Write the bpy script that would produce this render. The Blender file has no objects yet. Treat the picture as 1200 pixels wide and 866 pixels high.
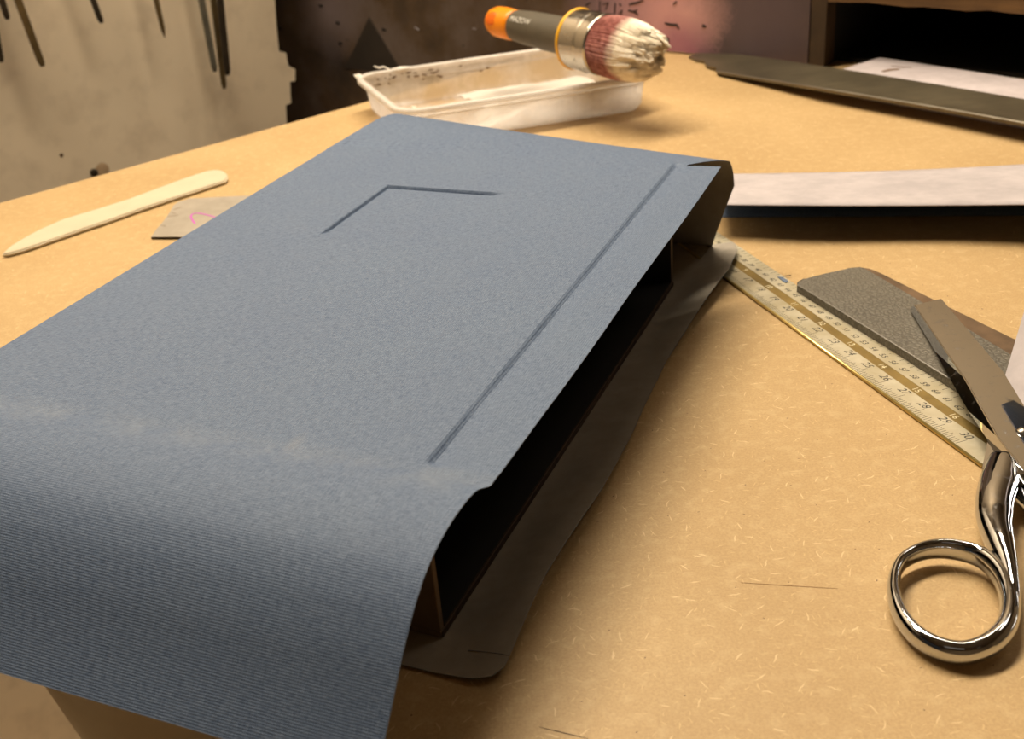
import bpy, bmesh, math, random
from mathutils import Vector, Matrix, noise
random.seed(4)
C = bpy.context.scene.collection
SC = bpy.context.scene
V = Vector
R = math.radians

# ---------------------------------------------------------------- camera
HC = .285                                   # the lens stands 28.5 cm over the table top (z = 0)
PITCH, ROLL, FPX = .494489, -.087292, 1330.0
fw = V((0, math.cos(PITCH), -math.sin(PITCH)))
r0 = V((1, 0, 0)); u0 = V((0, math.sin(PITCH), math.cos(PITCH)))
cr, sr = math.cos(ROLL), math.sin(ROLL)
RT = cr * r0 + sr * u0
UP = -sr * r0 + cr * u0
cam_data = bpy.data.cameras.new('camera')
cam = bpy.data.objects.new('camera', cam_data); C.objects.link(cam)
M = Matrix((RT, UP, -fw)).transposed().to_4x4(); M.translation = V((0, 0, HC))
cam.matrix_world = M
cam_data.sensor_width = 36; cam_data.lens = FPX / 1200 * 36
cam_data.clip_start = .01
cam_data.dof.use_dof = True; cam_data.dof.focus_distance = .50; cam_data.dof.aperture_fstop = 17
SC.camera = cam

# ---------------------------------------------------------------- world, lamps, fill lights, exposure
w = bpy.data.worlds.new('world'); SC.world = w; w.use_nodes = True
w.node_tree.nodes['Background'].inputs[0].default_value = (1, .86, .70, 1)
w.node_tree.nodes['Background'].inputs[1].default_value = .02

def area(name, loc, target, sx, sy, energy, col):
    l = bpy.data.lights.new(name, 'AREA'); l.shape = 'RECTANGLE'; l.size = sx; l.size_y = sy
    l.energy = energy; l.color = col
    o = bpy.data.objects.new(name, l); C.objects.link(o); o.location = loc
    o.rotation_euler = (V(target) - V(loc)).to_track_quat('-Z', 'Y').to_euler()
    return o
area('bench_lamp', (-.16, 1.04, 1.46), (.02, .60, 0), 1.15, .22, 36, (1, .86, .66))
area('ceiling_lamp_right', (1.15, .95, 1.55), (.1, .75, 0), .5, .25, 2, (1, .86, .68))
area('soft_fill_behind', (-.3, -1.0, 1.55), (0, .6, .1), 1.2, .3, .25, (1, .86, .70))  # unseen weak fill light from the camera side
area('wall_fill_far', (.5, 1.55, 1.6), (.7, 2.2, .9), .5, .2, 18, (1, .86, .66))  # added light on the back wall, brightens what the blade reflects
VS = SC.view_settings
VS.view_transform = 'Standard'; VS.look = 'None'; VS.gamma = 1; VS.use_curve_mapping = False
VS.exposure = .2

# ---------------------------------------------------------------- helpers
def ray(px, py): return fw + RT * ((px - 600) / FPX) - UP * ((py - 433) / FPX)
def at(px, py, z=0.):
    d = ray(px, py); t = (z - HC) / d.z
    p = V((0, 0, HC)) + d * t; p.z = z; return p
def on_plane(px, py, p0, n):
    d = ray(px, py); O = V((0, 0, HC)); return O + d * ((V(p0) - O).dot(n) / d.dot(n))
BN = V((-.034361, .32252, 0)); BT = .432669
BA = V((math.sin(BT), math.cos(BT), 0)); BB = V((-math.cos(BT), math.sin(BT), 0))
def bw(u, v, z): return BN + BA * u + BB * v + V((0, 0, z))

def srgb(r, g, b):
    f = lambda c: (c / 255 / 12.92) if c / 255 <= .04045 else ((c / 255 + .055) / 1.055) ** 2.4
    return (f(r), f(g), f(b), 1)

def obj(name, mesh, mat=None, parent=None, kind=None, label=None, cat=None, group=None, smooth=False):
    if isinstance(mesh, bmesh.types.BMesh):
        me = bpy.data.meshes.new(name); mesh.to_mesh(me); mesh.free()
    else: me = mesh
    if mat and not me.materials:
        for m in (mat if isinstance(mat, (list, tuple)) else [mat]): me.materials.append(m)
    if smooth:
        for p in me.polygons: p.use_smooth = True
    o = bpy.data.objects.new(name, me); C.objects.link(o)
    if parent:
        o.parent = parent
        o.matrix_parent_inverse = parent.matrix_world.inverted()
    return tag(o, label, cat, group, kind)
def tag(o, label=None, cat=None, group=None, kind=None):
    for k, v in (('label', label), ('category', cat), ('group', group), ('kind', kind)):
        if v: o[k] = v
    return o
def thing(name, loc, label, cat, group=None):
    o = bpy.data.objects.new(name, None); C.objects.link(o); o.location = loc; o.empty_display_size = .02
    o.matrix_world = Matrix.Translation(V(loc))
    return tag(o, label, cat, group)
def bevel(bm, w_, seg=2):
    bmesh.ops.bevel(bm, geom=list(bm.edges), offset=w_, segments=seg, affect='EDGES', profile=.5, clamp_overlap=True)
    return bm
def hexa(p, bm=None):
    """box from 8 points: 4 bottom ring, 4 top ring"""
    bm = bm or bmesh.new()
    v = [bm.verts.new(V(q)) for q in p]
    for f in ((3, 2, 1, 0), (4, 5, 6, 7), (0, 1, 5, 4), (1, 2, 6, 5), (2, 3, 7, 6), (3, 0, 4, 7)):
        bm.faces.new([v[i] for i in f])
    return bm
def box(x0, x1, y0, y1, z0, z1, bm=None):
    return hexa([(x0, y0, z0), (x1, y0, z0), (x1, y1, z0), (x0, y1, z0), (x0, y0, z1), (x1, y0, z1), (x1, y1, z1), (x0, y1, z1)], bm)
def ubox(u0, u1, v0, v1, z0, z1, bm=None):
    q = [bw(u0, v0, z0), bw(u0, v1, z0), bw(u1, v1, z0), bw(u1, v0, z0)]
    bm = hexa(q + [V((p.x, p.y, z1)) for p in q], bm)
    bmesh.ops.recalc_face_normals(bm, faces=bm.faces); return bm
def prism(top, drop, bm=None):
    """extrude polygon 'top' by vector 'drop'"""
    bm = bm or bmesh.new(); drop = V(drop)
    a = [bm.verts.new(V(p)) for p in top]; b = [bm.verts.new(V(p) + drop) for p in top]
    bm.faces.new(a); bm.faces.new(b[::-1]); n = len(a)
    for i in range(n): bm.faces.new((a[i], b[i], b[(i + 1) % n], a[(i + 1) % n]))
    bmesh.ops.recalc_face_normals(bm, faces=bm.faces); return bm
def frame(d):
    d = V(d).normalized(); s = V((0, 0, 1)) if abs(d.z) < .95 else V((1, 0, 0))
    x = d.cross(s).normalized(); return x, x.cross(d).normalized(), d
def lathe(p0, p1, prof, n=48, bm=None, cap=True):
    """prof: (distance along axis, radius)"""
    bm = bm or bmesh.new(); x, y, d = frame(V(p1) - V(p0)); rings = []
    for t, r in prof:
        c = V(p0) + d * t
        rings.append([bm.verts.new(c + (x * math.cos(k * 2 * math.pi / n) + y * math.sin(k * 2 * math.pi / n)) * r) for k in range(n)])
    for A, B in zip(rings, rings[1:]):
        for k in range(n): bm.faces.new((A[k], A[(k + 1) % n], B[(k + 1) % n], B[k]))
    if cap: bm.faces.new(rings[0][::-1]); bm.faces.new(rings[-1])
    bmesh.ops.recalc_face_normals(bm, faces=bm.faces); return bm
def catmull(P, n, closed=False):
    out = []; m = len(P); P = [V(p) for p in P]
    g = (lambda i: P[i % m]) if closed else (lambda i: P[max(0, min(m - 1, i))])
    for i in range(m if closed else m - 1):
        a, b, c, d = g(i - 1), g(i), g(i + 1), g(i + 2)
        for k in range(n):
            t = k / n
            out.append(.5 * ((2 * b) + (c - a) * t + (2 * a - 5 * b + 4 * c - d) * t * t + (3 * b - a - 3 * c + d) * t ** 3))
    if not closed: out.append(P[-1])
    return out
def sweep(path, rad, n=16, closed=False, upv=V((0, 0, 1)), bm=None):
    """rad: list of (half width, half height) per path point, or one tuple"""
    bm = bm or bmesh.new(); m = len(path); rings = []
    for i, p in enumerate(path):
        a = path[(i - 1) % m] if closed or i > 0 else path[i]; b = path[(i + 1) % m] if closed or i < m - 1 else path[i]
        d = (b - a).normalized(); s = d.cross(upv).normalized(); u = s.cross(d).normalized()
        rx, rz = rad[i] if isinstance(rad, list) else rad
        rings.append([bm.verts.new(p + s * rx * math.cos(k * 2 * math.pi / n) + u * rz * math.sin(k * 2 * math.pi / n)) for k in range(n)])
    for i in range(m if closed else m - 1):
        A, B = rings[i], rings[(i + 1) % m]
        for k in range(n): bm.faces.new((A[k], A[(k + 1) % n], B[(k + 1) % n], B[k]))
    if not closed: bm.faces.new(rings[0][::-1]); bm.faces.new(rings[-1])
    bmesh.ops.recalc_face_normals(bm, faces=bm.faces); return bm
def lerp(a, b, t): return a + (b - a) * t
def clamp(t, a=0., b=1.): return max(a, min(b, t))
def sm(t): t = clamp(t); return t * t * (3 - 2 * t)

# ---------------------------------------------------------------- materials
class NT:
    def __init__(s, name):
        s.m = bpy.data.materials.new(name); s.m.use_nodes = True; s.t = s.m.node_tree
        s.b = s.t.nodes['Principled BSDF']; s.out = s.t.nodes['Material Output']; s._co = None
    def n(s, typ, inp=None, **kw):
        nd = s.t.nodes.new(typ)
        for k, v in kw.items(): setattr(nd, k, v)
        for k, v in (inp or {}).items():
            if hasattr(v, 'is_output') or isinstance(v, bpy.types.NodeSocket): s.t.links.new(v, nd.inputs[k])
            else: nd.inputs[k].default_value = v
        return nd
    def co(s, which='Object'):
        return s.n('ShaderNodeTexCoord').outputs[which]
    def mapping(s, vec, scale=(1, 1, 1), rot=(0, 0, 0), loc=(0, 0, 0)):
        return s.n('ShaderNodeMapping', {'Vector': vec, 'Scale': scale, 'Rotation': rot, 'Location': loc}).outputs[0]
    def noise(s, vec, scale, detail=4, rough=.55, col=False):
        return s.n('ShaderNodeTexNoise', {'Vector': vec, 'Scale': scale, 'Detail': detail, 'Roughness': rough}).outputs[1 if col else 0]
    def math(s, op, a, b=0., c=0., cl=False):
        nd = s.n('ShaderNodeMath', operation=op, use_clamp=cl)
        for i, v in enumerate((a, b, c)):
            if isinstance(v, bpy.types.NodeSocket): s.t.links.new(v, nd.inputs[i])
            else: nd.inputs[i].default_value = v
        return nd.outputs[0]
    def ramp(s, fac, stops):
        nd = s.n('ShaderNodeValToRGB', {'Fac': fac}); e = nd.color_ramp.elements
        while len(e) < len(stops): e.new(.5)
        for el, (p, c) in zip(e, stops): el.position = p; el.color = c
        return nd.outputs[0]
    def mapr(s, v, a, b, c=0., d=1.):
        return s.n('ShaderNodeMapRange', {0: v, 1: a, 2: b, 3: c, 4: d}).outputs[0]
    def mix(s, f, a, b, blend='MIX'):
        nd = s.n('ShaderNodeMix', data_type='RGBA', blend_type=blend)
        for i, v in ((0, f), (6, a), (7, b)):
            if isinstance(v, bpy.types.NodeSocket): s.t.links.new(v, nd.inputs[i])
            else: nd.inputs[i].default_value = v
        return nd.outputs[2]
    def set(s, **kw):
        for k, v in kw.items():
            k = {'base': 'Base Color', 'rough': 'Roughness', 'metal': 'Metallic', 'spec': 'Specular IOR Level', 'normal': 'Normal', 'trans': 'Transmission Weight',
                 'alpha': 'Alpha', 'sheen': 'Sheen Weight', 'sheenr': 'Sheen Roughness', 'sheent': 'Sheen Tint', 'ior': 'IOR', 'sss': 'Subsurface Weight', 'coat': 'Coat Weight', 'aniso': 'Anisotropic'}[k]
            if isinstance(v, bpy.types.NodeSocket): s.t.links.new(v, s.b.inputs[k])
            else: s.b.inputs[k].default_value = v
        return s
    def bump(s, h, strength=.3, dist=.001):
        s.t.links.new(s.n('ShaderNodeBump', {'Height': h, 'Strength': strength, 'Distance': dist}).outputs[0], s.b.inputs['Normal']); return s

def simple(name, col, rough=.5, metal=0., nscale=40, namt=.12, bump=0., bscale=200, **kw):
    t = NT(name); co = t.co(); nz = t.noise(co, nscale)
    dark = tuple(c * (1 - namt) for c in col[:3]) + (1,); lite = tuple(min(1, c * (1 + namt)) for c in col[:3]) + (1,)
    t.set(base=t.ramp(nz, [(.3, dark), (.7, lite)]), rough=rough, metal=metal, **kw)
    if bump: t.bump(t.noise(co, bscale), bump, .0005)
    return t.m

def mat_mdf():
    t = NT('raw_mdf'); co = t.co()
    n1 = t.noise(co, 9, 5); n2 = t.noise(co, 900, 3, .7); n3 = t.noise(co, 150, 4)
    base = t.ramp(n1, [(.25, srgb(182, 152, 106)), (.75, srgb(200, 170, 123))])
    base = t.mix(t.mapr(n2, .35, .75, 0, .5), base, srgb(148, 114, 72))
    base = t.mix(t.mapr(n3, .5, .78, 0, .35), base, srgb(216, 190, 146))
    def fibres(scale, seed, length, width, dens):
        wv = t.noise(t.mapping(co, loc=(seed * 3.1, 0, 0)), 130, 2, .5, True)
        wob = t.n('ShaderNodeMix', {0: .0042}, data_type='VECTOR'); t.t.links.new(co, wob.inputs[4]); t.t.links.new(wv, wob.inputs[5])
        v = t.n('ShaderNodeTexVoronoi', {'Vector': t.mapping(wob.outputs[1], scale=(1, 1, 0), loc=(seed, seed * .37, 0)), 'Scale': scale, 'Randomness': 1.}, voronoi_dimensions='2D')
        cc = t.mapping(wob.outputs[1], scale=(scale, scale, 0), loc=(seed * scale, seed * .37 * scale, 0))
        ds = t.n('ShaderNodeVectorMath', operation='SUBTRACT'); t.t.links.new(cc, ds.inputs[0])
        ps = t.n('ShaderNodeVectorMath', operation='SCALE'); t.t.links.new(v.outputs['Position'], ps.inputs[0]); ps.inputs['Scale'].default_value = scale
        t.t.links.new(ps.outputs[0], ds.inputs[1])
        sp = t.n('ShaderNodeSeparateColor', {0: v.outputs['Color']})
        ro = t.n('ShaderNodeVectorRotate', rotation_type='Z_AXIS'); t.t.links.new(ds.outputs[0], ro.inputs['Vector'])
        t.t.links.new(t.math('MULTIPLY', sp.outputs[0], 6.28), ro.inputs['Angle'])
        xy = t.n('ShaderNodeSeparateXYZ', {0: ro.outputs[0]})
        ex = t.math('POWER', t.math('DIVIDE', xy.outputs[0], length), 2.); ey = t.math('POWER', t.math('DIVIDE', xy.outputs[1], width), 2.)
        e = t.math('ADD', ex, ey)
        f = t.mapr(e, .4, 1., 1, 0)
        return t.math('MULTIPLY', f, t.math('GREATER_THAN', sp.outputs[1], 1 - dens), cl=True)
    f1 = fibres(115, 5.2, .30, .035, .42); f2 = fibres(220, 9.7, .32, .05, .4); f3 = fibres(60, 2.1, .028, .02, .3)
    base = t.mix(t.math('MULTIPLY', f1, .48), base, srgb(238, 212, 166))
    base = t.mix(t.math('MULTIPLY', f2, .35), base, srgb(232, 202, 152))
    base = t.mix(t.math('MULTIPLY', f3, .8), base, srgb(78, 50, 28))
    t.set(base=base, rough=.52, spec=.35); t.bump(n2, .12, .0004); return t.m

def mat_cloth(name='blue_book_cloth', full=True):
    t = NT(name); uv = t.co('UV') if full else t.co()
    n1 = t.noise(uv, 14, 5, .6); n2 = t.noise(uv, 60, 4, .6)
    wob = t.noise(uv, 90, 2)
    sx = t.n('ShaderNodeSeparateXYZ', {0: uv})
    # threads: x runs along the wrap, y across it
    wx = t.math('SINE', t.math('ADD', t.math('MULTIPLY', sx.outputs[0], 2 * math.pi / .00092), t.math('MULTIPLY', wob, 3.)))
    wy = t.math('SINE', t.math('ADD', t.math('MULTIPLY', sx.outputs[1], 2 * math.pi / .00092), t.math('MULTIPLY', wob, 3.)))
    th = t.math('MULTIPLY', t.math('ADD', wx, wy), .5)
    slub = t.noise(t.mapping(uv, scale=(2100, 260, 1)), 1, 2, .6); slub2 = t.noise(t.mapping(uv, scale=(260, 2100, 1)), 1, 2, .6)
    sl = t.math('ADD', slub, slub2)
    base = t.ramp(n1, [(.25, srgb(74, 92, 122)), (.75, srgb(84, 102, 128))])
    base = t.mix(t.mapr(n2, .4, .8, 0, .35), base, srgb(96, 108, 128))
    base = t.mix(t.mapr(th, -.9, .9, .0, .42), base, srgb(44, 58, 86))
    base = t.mix(t.mapr(sl, .75, 1.2, 0, .6), base, srgb(122, 138, 162))
    if full:   # glue bloom rubbed in along the near edge of the board, and a faint spot
        y = t.math('ADD', sx.outputs[0], t.math('MULTIPLY', t.noise(uv, 25, 3), .006))
        band = t.math('SUBTRACT', 1., t.math('DIVIDE', t.math('ABSOLUTE', t.math('SUBTRACT', y, .0)), .011), cl=True)
        band = t.math('MULTIPLY', band, t.mapr(t.noise(uv, 40, 4, .65), .4, .7), cl=True)
        base = t.mix(t.math('MULTIPLY', band, .26), base, srgb(160, 164, 166))
        lab = t.n('ShaderNodeVectorMath', operation='DISTANCE'); t.t.links.new(t.mapping(uv, scale=(.42, 1, 0)), lab.inputs[0]); lab.inputs[1].default_value = (.004 * .42, .052, 0)
        base = t.mix(t.mapr(lab.outputs['Value'], .0005, .004, .14, 0), base, srgb(168, 164, 158))
    t.set(base=base, rough=.62, spec=.38, sheen=.12, sheenr=.45, sheent=(.75, .86, 1, 1))
    t.bump(t.math('ADD', th, t.math('MULTIPLY', sl, 1.5)), .5, .00014); return t.m

def mat_paper(name, a, b):
    t = NT(name); co = t.co(); n1 = t.noise(co, 35, 5, .65); n2 = t.noise(co, 160, 4)
    base = t.ramp(n1, [(.3, a), (.7, b)]); base = t.mix(t.mapr(n2, .45, .8, 0, .3), base, tuple(c * .8 for c in a[:3]) + (1,))
    t.set(base=base, rough=.8, spec=.2); t.bump(n2, .1, .0003); return t.m

def mat_panel():
    t = NT('stained_dark_metal'); co = t.co(); n1 = t.noise(co, 3.2, 6, .6); n2 = t.noise(co, 14, 6, .65); n3 = t.noise(co, 420, 3)
    base = t.ramp(n1, [(.3, srgb(34, 29, 27)), (.52, srgb(58, 46, 38)), (.7, srgb(80, 70, 68))])
    base = t.mix(t.mapr(n2, .48, .75, 0, .6), base, srgb(104, 92, 92))
    base = t.mix(t.mapr(t.noise(t.mapping(co, scale=(1, 1, .35)), 7, 4), .52, .72, 0, .55), base, srgb(70, 48, 28))
    def blob(c, r, col, amt, base, soft=.5):
        d = t.n('ShaderNodeVectorMath', operation='DISTANCE'); t.t.links.new(co, d.inputs[0]); d.inputs[1].default_value = c
        dd = t.math('ADD', d.outputs['Value'], t.math('MULTIPLY', t.math('SUBTRACT', n3, .5), .018))
        dd = t.math('ADD', dd, t.math('MULTIPLY', t.math('SUBTRACT', n2, .5), .04))
        return t.mix(t.mapr(dd, r * soft, r, amt, 0), base, col)
    return t, blob
P_BASE = at(784, 62); P_DIR = (at(945, 78) - at(784, 62)).normalized(); P_N = V((P_DIR.y, -P_DIR.x, 0)); 
if P_N.y > 0: P_N = -P_N
def on_panel(px, py): return on_plane(px, py, P_BASE, P_N)

M_MDF = mat_mdf(); M_CLOTH = mat_cloth(); M_BLUE = mat_cloth('blue_cloth_scrap', False)
M_BACK = mat_paper('grey_paper_backing', srgb(138, 131, 120), srgb(160, 152, 140))
M_WHITE = mat_paper('white_paper_backing', srgb(170, 163, 166), srgb(192, 184, 186))
M_BOARD = simple('brown_binder_board', srgb(100, 84, 68), .8, nscale=60)
M_LINING = simple('black_lining_paper', srgb(20, 21, 22), .75, nscale=60)
M_EDGE = simple('worn_dark_edge', srgb(58, 42, 28), .7, nscale=300, namt=.5)
def mat_chrome():
    t = NT('polished_chrome'); co = t.co(); sc = t.noise(co, 300, 3)
    sp = t.noise(co, 160, 4, .6)
    t.set(base=srgb(198, 203, 212), metal=1., rough=t.mapr(sp, .55, .75, .05, .3)); t.bump(t.noise(co, 30, 2), .02, .001); return t.m
M_CHROME = mat_chrome()
M_BRASS = simple('aged_brass', srgb(134, 112, 62), .45, .5, 70, .3)
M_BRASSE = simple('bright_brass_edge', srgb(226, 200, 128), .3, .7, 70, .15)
def mat_rule():
    t = NT('silvered_rule_face'); co = t.co(); n = t.noise(co, 60, 5, .6)
    t.set(base=t.ramp(n, [(.25, srgb(176, 164, 132)), (.7, srgb(206, 198, 176))]), metal=.35, rough=.38); return t.m
M_RULE = mat_rule()
M_INK = simple('black_engraving_ink', srgb(30, 26, 20), .6)
M_INKW = simple('pale_engraving', srgb(225, 215, 180), .5)
def mat_hammer():
    t = NT('hammered_grey_paint'); co = t.co()
    v = t.n('ShaderNodeTexVoronoi', {'Vector': t.mapping(co, scale=(1, 1, 1)), 'Scale': 380.}, feature='DISTANCE_TO_EDGE').outputs[0]
    n = t.noise(co, 500, 4)
    e = t.math('ADD', v, t.math('MULTIPLY', t.math('SUBTRACT', n, .5), .45))
    base = t.mix(t.mapr(e, .0, .2, .55, 0), srgb(108, 103, 93), srgb(60, 54, 46)); 
    base = t.mix(t.mapr(t.noise(co, 18, 3), .4, .7, 0, .3), base, srgb(124, 116, 100))
    t.set(base=base, rough=.5, metal=.25); t.bump(t.mapr(e, 0, .3), .35, .0005); return t.m
M_HAMMER = mat_hammer()
M_RUST = simple('brown_worn_metal', srgb(104, 82, 60), .55, .3, 60, .35)
M_DARKEDGE = simple('dark_metal_edge', srgb(70, 68, 66), .45, .6, 80, .3)
def mat_strip():
    t = NT('oiled_steel'); co = t.co(); n = t.noise(co, 14, 5, .6); st = t.noise(t.mapping(co, scale=(6, 60, 1), rot=(0, 0, .35)), 4, 3)
    base = t.ramp(n, [(.3, srgb(92, 84, 68)), (.7, srgb(128, 118, 96))]); base = t.mix(t.mapr(st, .4, .7, 0, .4), base, srgb(80, 72, 60))
    t.set(base=base, metal=.7, rough=.42); return t.m
M_STRIP = mat_strip()
M_BONE = simple('polished_bone', srgb(206, 194, 168), .35, nscale=40, namt=.05)
M_CARD = mat_paper('grey_card', srgb(150, 141, 128), srgb(168, 158, 144))
M_CARDE = simple('dark_card_edge', srgb(62, 48, 36), .9)
M_MAGENTA = simple('magenta_felt_pen', srgb(186, 70, 176), .6)
M_ORANGE = simple('orange_plastic', srgb(240, 140, 10), .38, nscale=60, namt=.06)
M_ORANGED = simple('hollow_shade_orange', srgb(226, 104, 2), .45, nscale=60, namt=.05)  # darker copy of the orange, for the shade in the handle hollow
M_YELLOW = simple('yellow_plastic', srgb(238, 178, 40), .4)
M_GRIP = simple('grey_rubber_grip', srgb(84, 76, 62), .6, nscale=100, namt=.1)
def mat_ferrule():
    t = NT('brushed_steel_ferrule'); co = t.co(); n = t.noise(co, 120, 3)
    t.set(base=srgb(190, 184, 174), metal=1., rough=t.mapr(n, .3, .7, .16, .3)); return t.m
M_FERR = mat_ferrule()
M_WOOD = NT('rough_shelf_wood')
_co = M_WOOD.co(); _n = M_WOOD.noise(M_WOOD.mapping(_co, scale=(3, 3, 40)), 4, 5); _n2 = M_WOOD.noise(_co, 30, 5)
_b = M_WOOD.ramp(_n, [(.3, srgb(84, 60, 34)), (.7, srgb(122, 90, 52))]); _b = M_WOOD.mix(M_WOOD.mapr(_n2, .5, .8, 0, .7), _b, srgb(70, 48, 26))
M_WOOD.set(base=_b, rough=.75); M_WOOD = M_WOOD.m
M_BLACKIN = simple('black_bay_board', srgb(16, 14, 12), .85)  # plain black colour for all boards inside the bay
M_TOOL = simple('dull_bronze_rod', srgb(112, 96, 66), .4, .6, 60, .25)
M_TOOLD = simple('blackened_steel_rod', srgb(58, 50, 40), .45, .5, 60, .25)
M_TOOLS = simple('bluish_steel_rod', srgb(126, 124, 112), .4, .6, 60, .2)

# ================================================================ THE SETTING
# table edge that closes the view on the left, and its direction
A1, A2 = at(0, 238), at(420, 122)
AD = (A2 - A1).normalized(); AN = V((-AD.y, AD.x, 0))        # AN points away, over the edge
if AN.y < 0: AN = -AN

t_ = NT('stained_concrete'); _co = t_.co(); n1 = t_.noise(_co, 22, 6, .6)
b_ = t_.ramp(n1, [(.3, srgb(120, 100, 72)), (.5, srgb(168, 144, 110)), (.62, srgb(200, 178, 142))]); t_.set(base=b_, rough=.8); M_FLOOR = t_.m
obj('floor', box(-2.6, 2.6, -2.4, 3.2, -.95, -.9), M_FLOOR, kind='structure')
M_CREAM = simple('cream_wall_paint', srgb(160, 140, 112), .85, nscale=3)
obj('ceiling', box(-2.6, 2.6, -2.4, 3.2, 1.75, 1.8), simple('white_ceiling_paint', srgb(120, 108, 92), .9), kind='structure')
obj('wall_back', box(-2.6, 2.6, 2.2, 2.25, -.95, 1.8), M_CREAM, kind='structure')
obj('wall_front', box(-2.6, 2.6, -2.45, -2.4, -.95, 1.8), M_CREAM, kind='structure')
obj('wall_right', box(2.6, 2.65, -2.4, 3.2, -.95, 1.8), M_CREAM, kind='structure')
t_ = NT('grey_tool_board_paint'); _co = t_.co(); n1 = t_.noise(_co, 4, 5); n2 = t_.noise(_co, 30, 5)
b_ = t_.ramp(n1, [(.3, srgb(220, 204, 178)), (.7, srgb(236, 218, 190))]); b_ = t_.mix(t_.mapr(n2, .5, .8, 0, .3), b_, srgb(150, 130, 110)); t_.set(base=b_, rough=.6); M_GREY = t_.m
GO = .38                                                       # the tool wall stands 38 cm behind the table edge
G0 = A1 + AN * GO
def on_grey(px, py, off=0.): return on_plane(px, py, G0 - AN * off, AN)
jag = [(321, -40), (322, 0), (324, 30), (327, 60), (335, 62), (338, 77), (346, 81), (346, 95), (340, 96), (341, 121), (335, 123), (337, 160), (338, 200)]
jp = [on_grey(*q) for q in jag]
G_left = G0 - AD * 1.6
poly = [V((jp[0].x, jp[0].y, 1.75)), ] + jp + [V((jp[-1].x, jp[-1].y, -.9)), V((G_left.x, G_left.y, -.9)), V((G_left.x, G_left.y, 1.75))]
poly[0] = V((jp[0].x, jp[0].y, 1.75))
bm = bmesh.new(); vv = [bm.verts.new(p) for p in poly]; f_ = bm.faces.new(vv)
e_ = bmesh.ops.extrude_face_region(bm, geom=[f_]); bmesh.ops.translate(bm, vec=AN * .012, verts=[g for g in e_['geom'] if isinstance(g, bmesh.types.BMVert)])
bmesh.ops.triangulate(bm, faces=[f for f in bm.faces if len(f.verts) > 4]); bmesh.ops.recalc_face_normals(bm, faces=bm.faces)
wall = obj('wall_left', bm, M_GREY, kind='structure')
# screw with a smudge, and a dark dot on the tool wall
def disc_on_grey(px, py, r, h, name, mat):
    r *= 1.4
    c = on_grey(px, py)
    return obj(name, lathe(c + AN * .001, c - AN * h, [(0, r), (h + .0005, r * .85), (h + .001, r * .4)], 12), mat, wall)
disc_on_grey(110, 202, .0035, .003, 'screw_head', M_TOOLD)
disc_on_grey(72, 182, .0022, .0004, 'paint_spot', M_RUST)
disc_on_grey(120, 199, .009, .0003, 'filler_patch', simple('pinkish_filler', srgb(176, 150, 118), .8))

# ---------------------------------------------------------------- work table
tb = thing('work_table', (0, .7, -.9), 'large raw fibreboard work table with pale fibres, carrying everything', 'table')
F0 = BN + BA * -.051
def isect(p, d, q, e):
    k = ((q.x - p.x) * e.y - (q.y - p.y) * e.x) / (d.x * e.y - d.y * e.x); return p + d * k
c1 = isect(F0, BB, A1, AD); c2 = F0 - BB * 1.2; c4 = A1 + AD * 1.95; c3 = V((1.55, .95, 0))
obj('tabletop', prism([V((p.x, p.y, 0)) for p in (c1, c2, c3, c4)], (0, 0, -.012)), M_MDF, tb)
ctr = (c1 + c2 + c3 + c4) / 4
for c in (c1, c2, c3, c4):
    q = c.lerp(ctr, .16); obj('leg', box(q.x - .03, q.x + .03, q.y - .03, q.y + .03, -.9, -.0122), M_WOOD, tb)
def scratch(a, b, wd, name='scratch', mat=M_EDGE):
    a, b = at(*a), at(*b); d = (b - a).normalized(); s = V((-d.y, d.x, 0)) * wd
    bm = prism([a, (a + b) / 2 - s + V((0, 0, 0)), b, (a + b) / 2 + s], (0, 0, .00015)); return obj(name, bm, mat, tb)
scratch((868, 683), (982, 690), .00010, 'knife_score', simple('score_brown', srgb(146, 106, 66), .8))
scratch((632, 852), (690, 866), .00014, 'knife_score', M_EDGE)

# ---------------------------------------------------------------- dark stained metal sheet behind the table
t, blob = mat_panel()
base = t.t.nodes  # placeholder to keep node order tidy
co = t.co(); n1 = t.noise(co, 9, 6, .6); n2 = t.noise(co, 26, 6, .65); n3 = t.noise(co, 420, 3)
b_ = t.ramp(n1, [(.32, srgb(48, 42, 38)), (.5, srgb(90, 72, 54)), (.66, srgb(112, 98, 90))])
b_ = t.mix(t.mapr(n2, .5, .78, 0, .5), b_, srgb(104, 92, 88))
b_ = t.mix(t.mapr(t.noise(t.mapping(co, scale=(1, 1, .35)), 7, 4), .52, .72, 0, .5), b_, srgb(74, 50, 28))
for (px, py), r, col, amt, soft in (((890, 20), .13, srgb(92, 78, 86), .85, .2), ((735, 15), .095, srgb(138, 112, 130), .75, .1), ((770, 30), .08, srgb(196, 150, 158), .8, .0),
                                    ((805, 15), .05, srgb(214, 166, 166), .8, .0), ((775, 5), .055, srgb(206, 156, 160), .7, .0), ((385, 15), .07, srgb(138, 122, 122), .7, .0), ((800, 62), .04, srgb(148, 92, 120), .7, .3), ((390, 50), .04, srgb(98, 86, 84), .5, .1)):
    b_ = blob(tuple(on_panel(px, py)), r, col, amt, b_, soft)
sp = t.noise(co, 90, 2)
b_ = t.mix(t.mapr(sp, .72, .76, 0, .7), b_, srgb(20, 16, 14))
t.set(base=b_, rough=.5, spec=.4)
pl_left = on_panel(300, 60)
pc = isect(P_BASE, P_DIR, A1, AD); right = isect(P_BASE, P_DIR, at(947, 79), V((0, 1, 0)))
pcx = pc - P_DIR * .012
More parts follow.
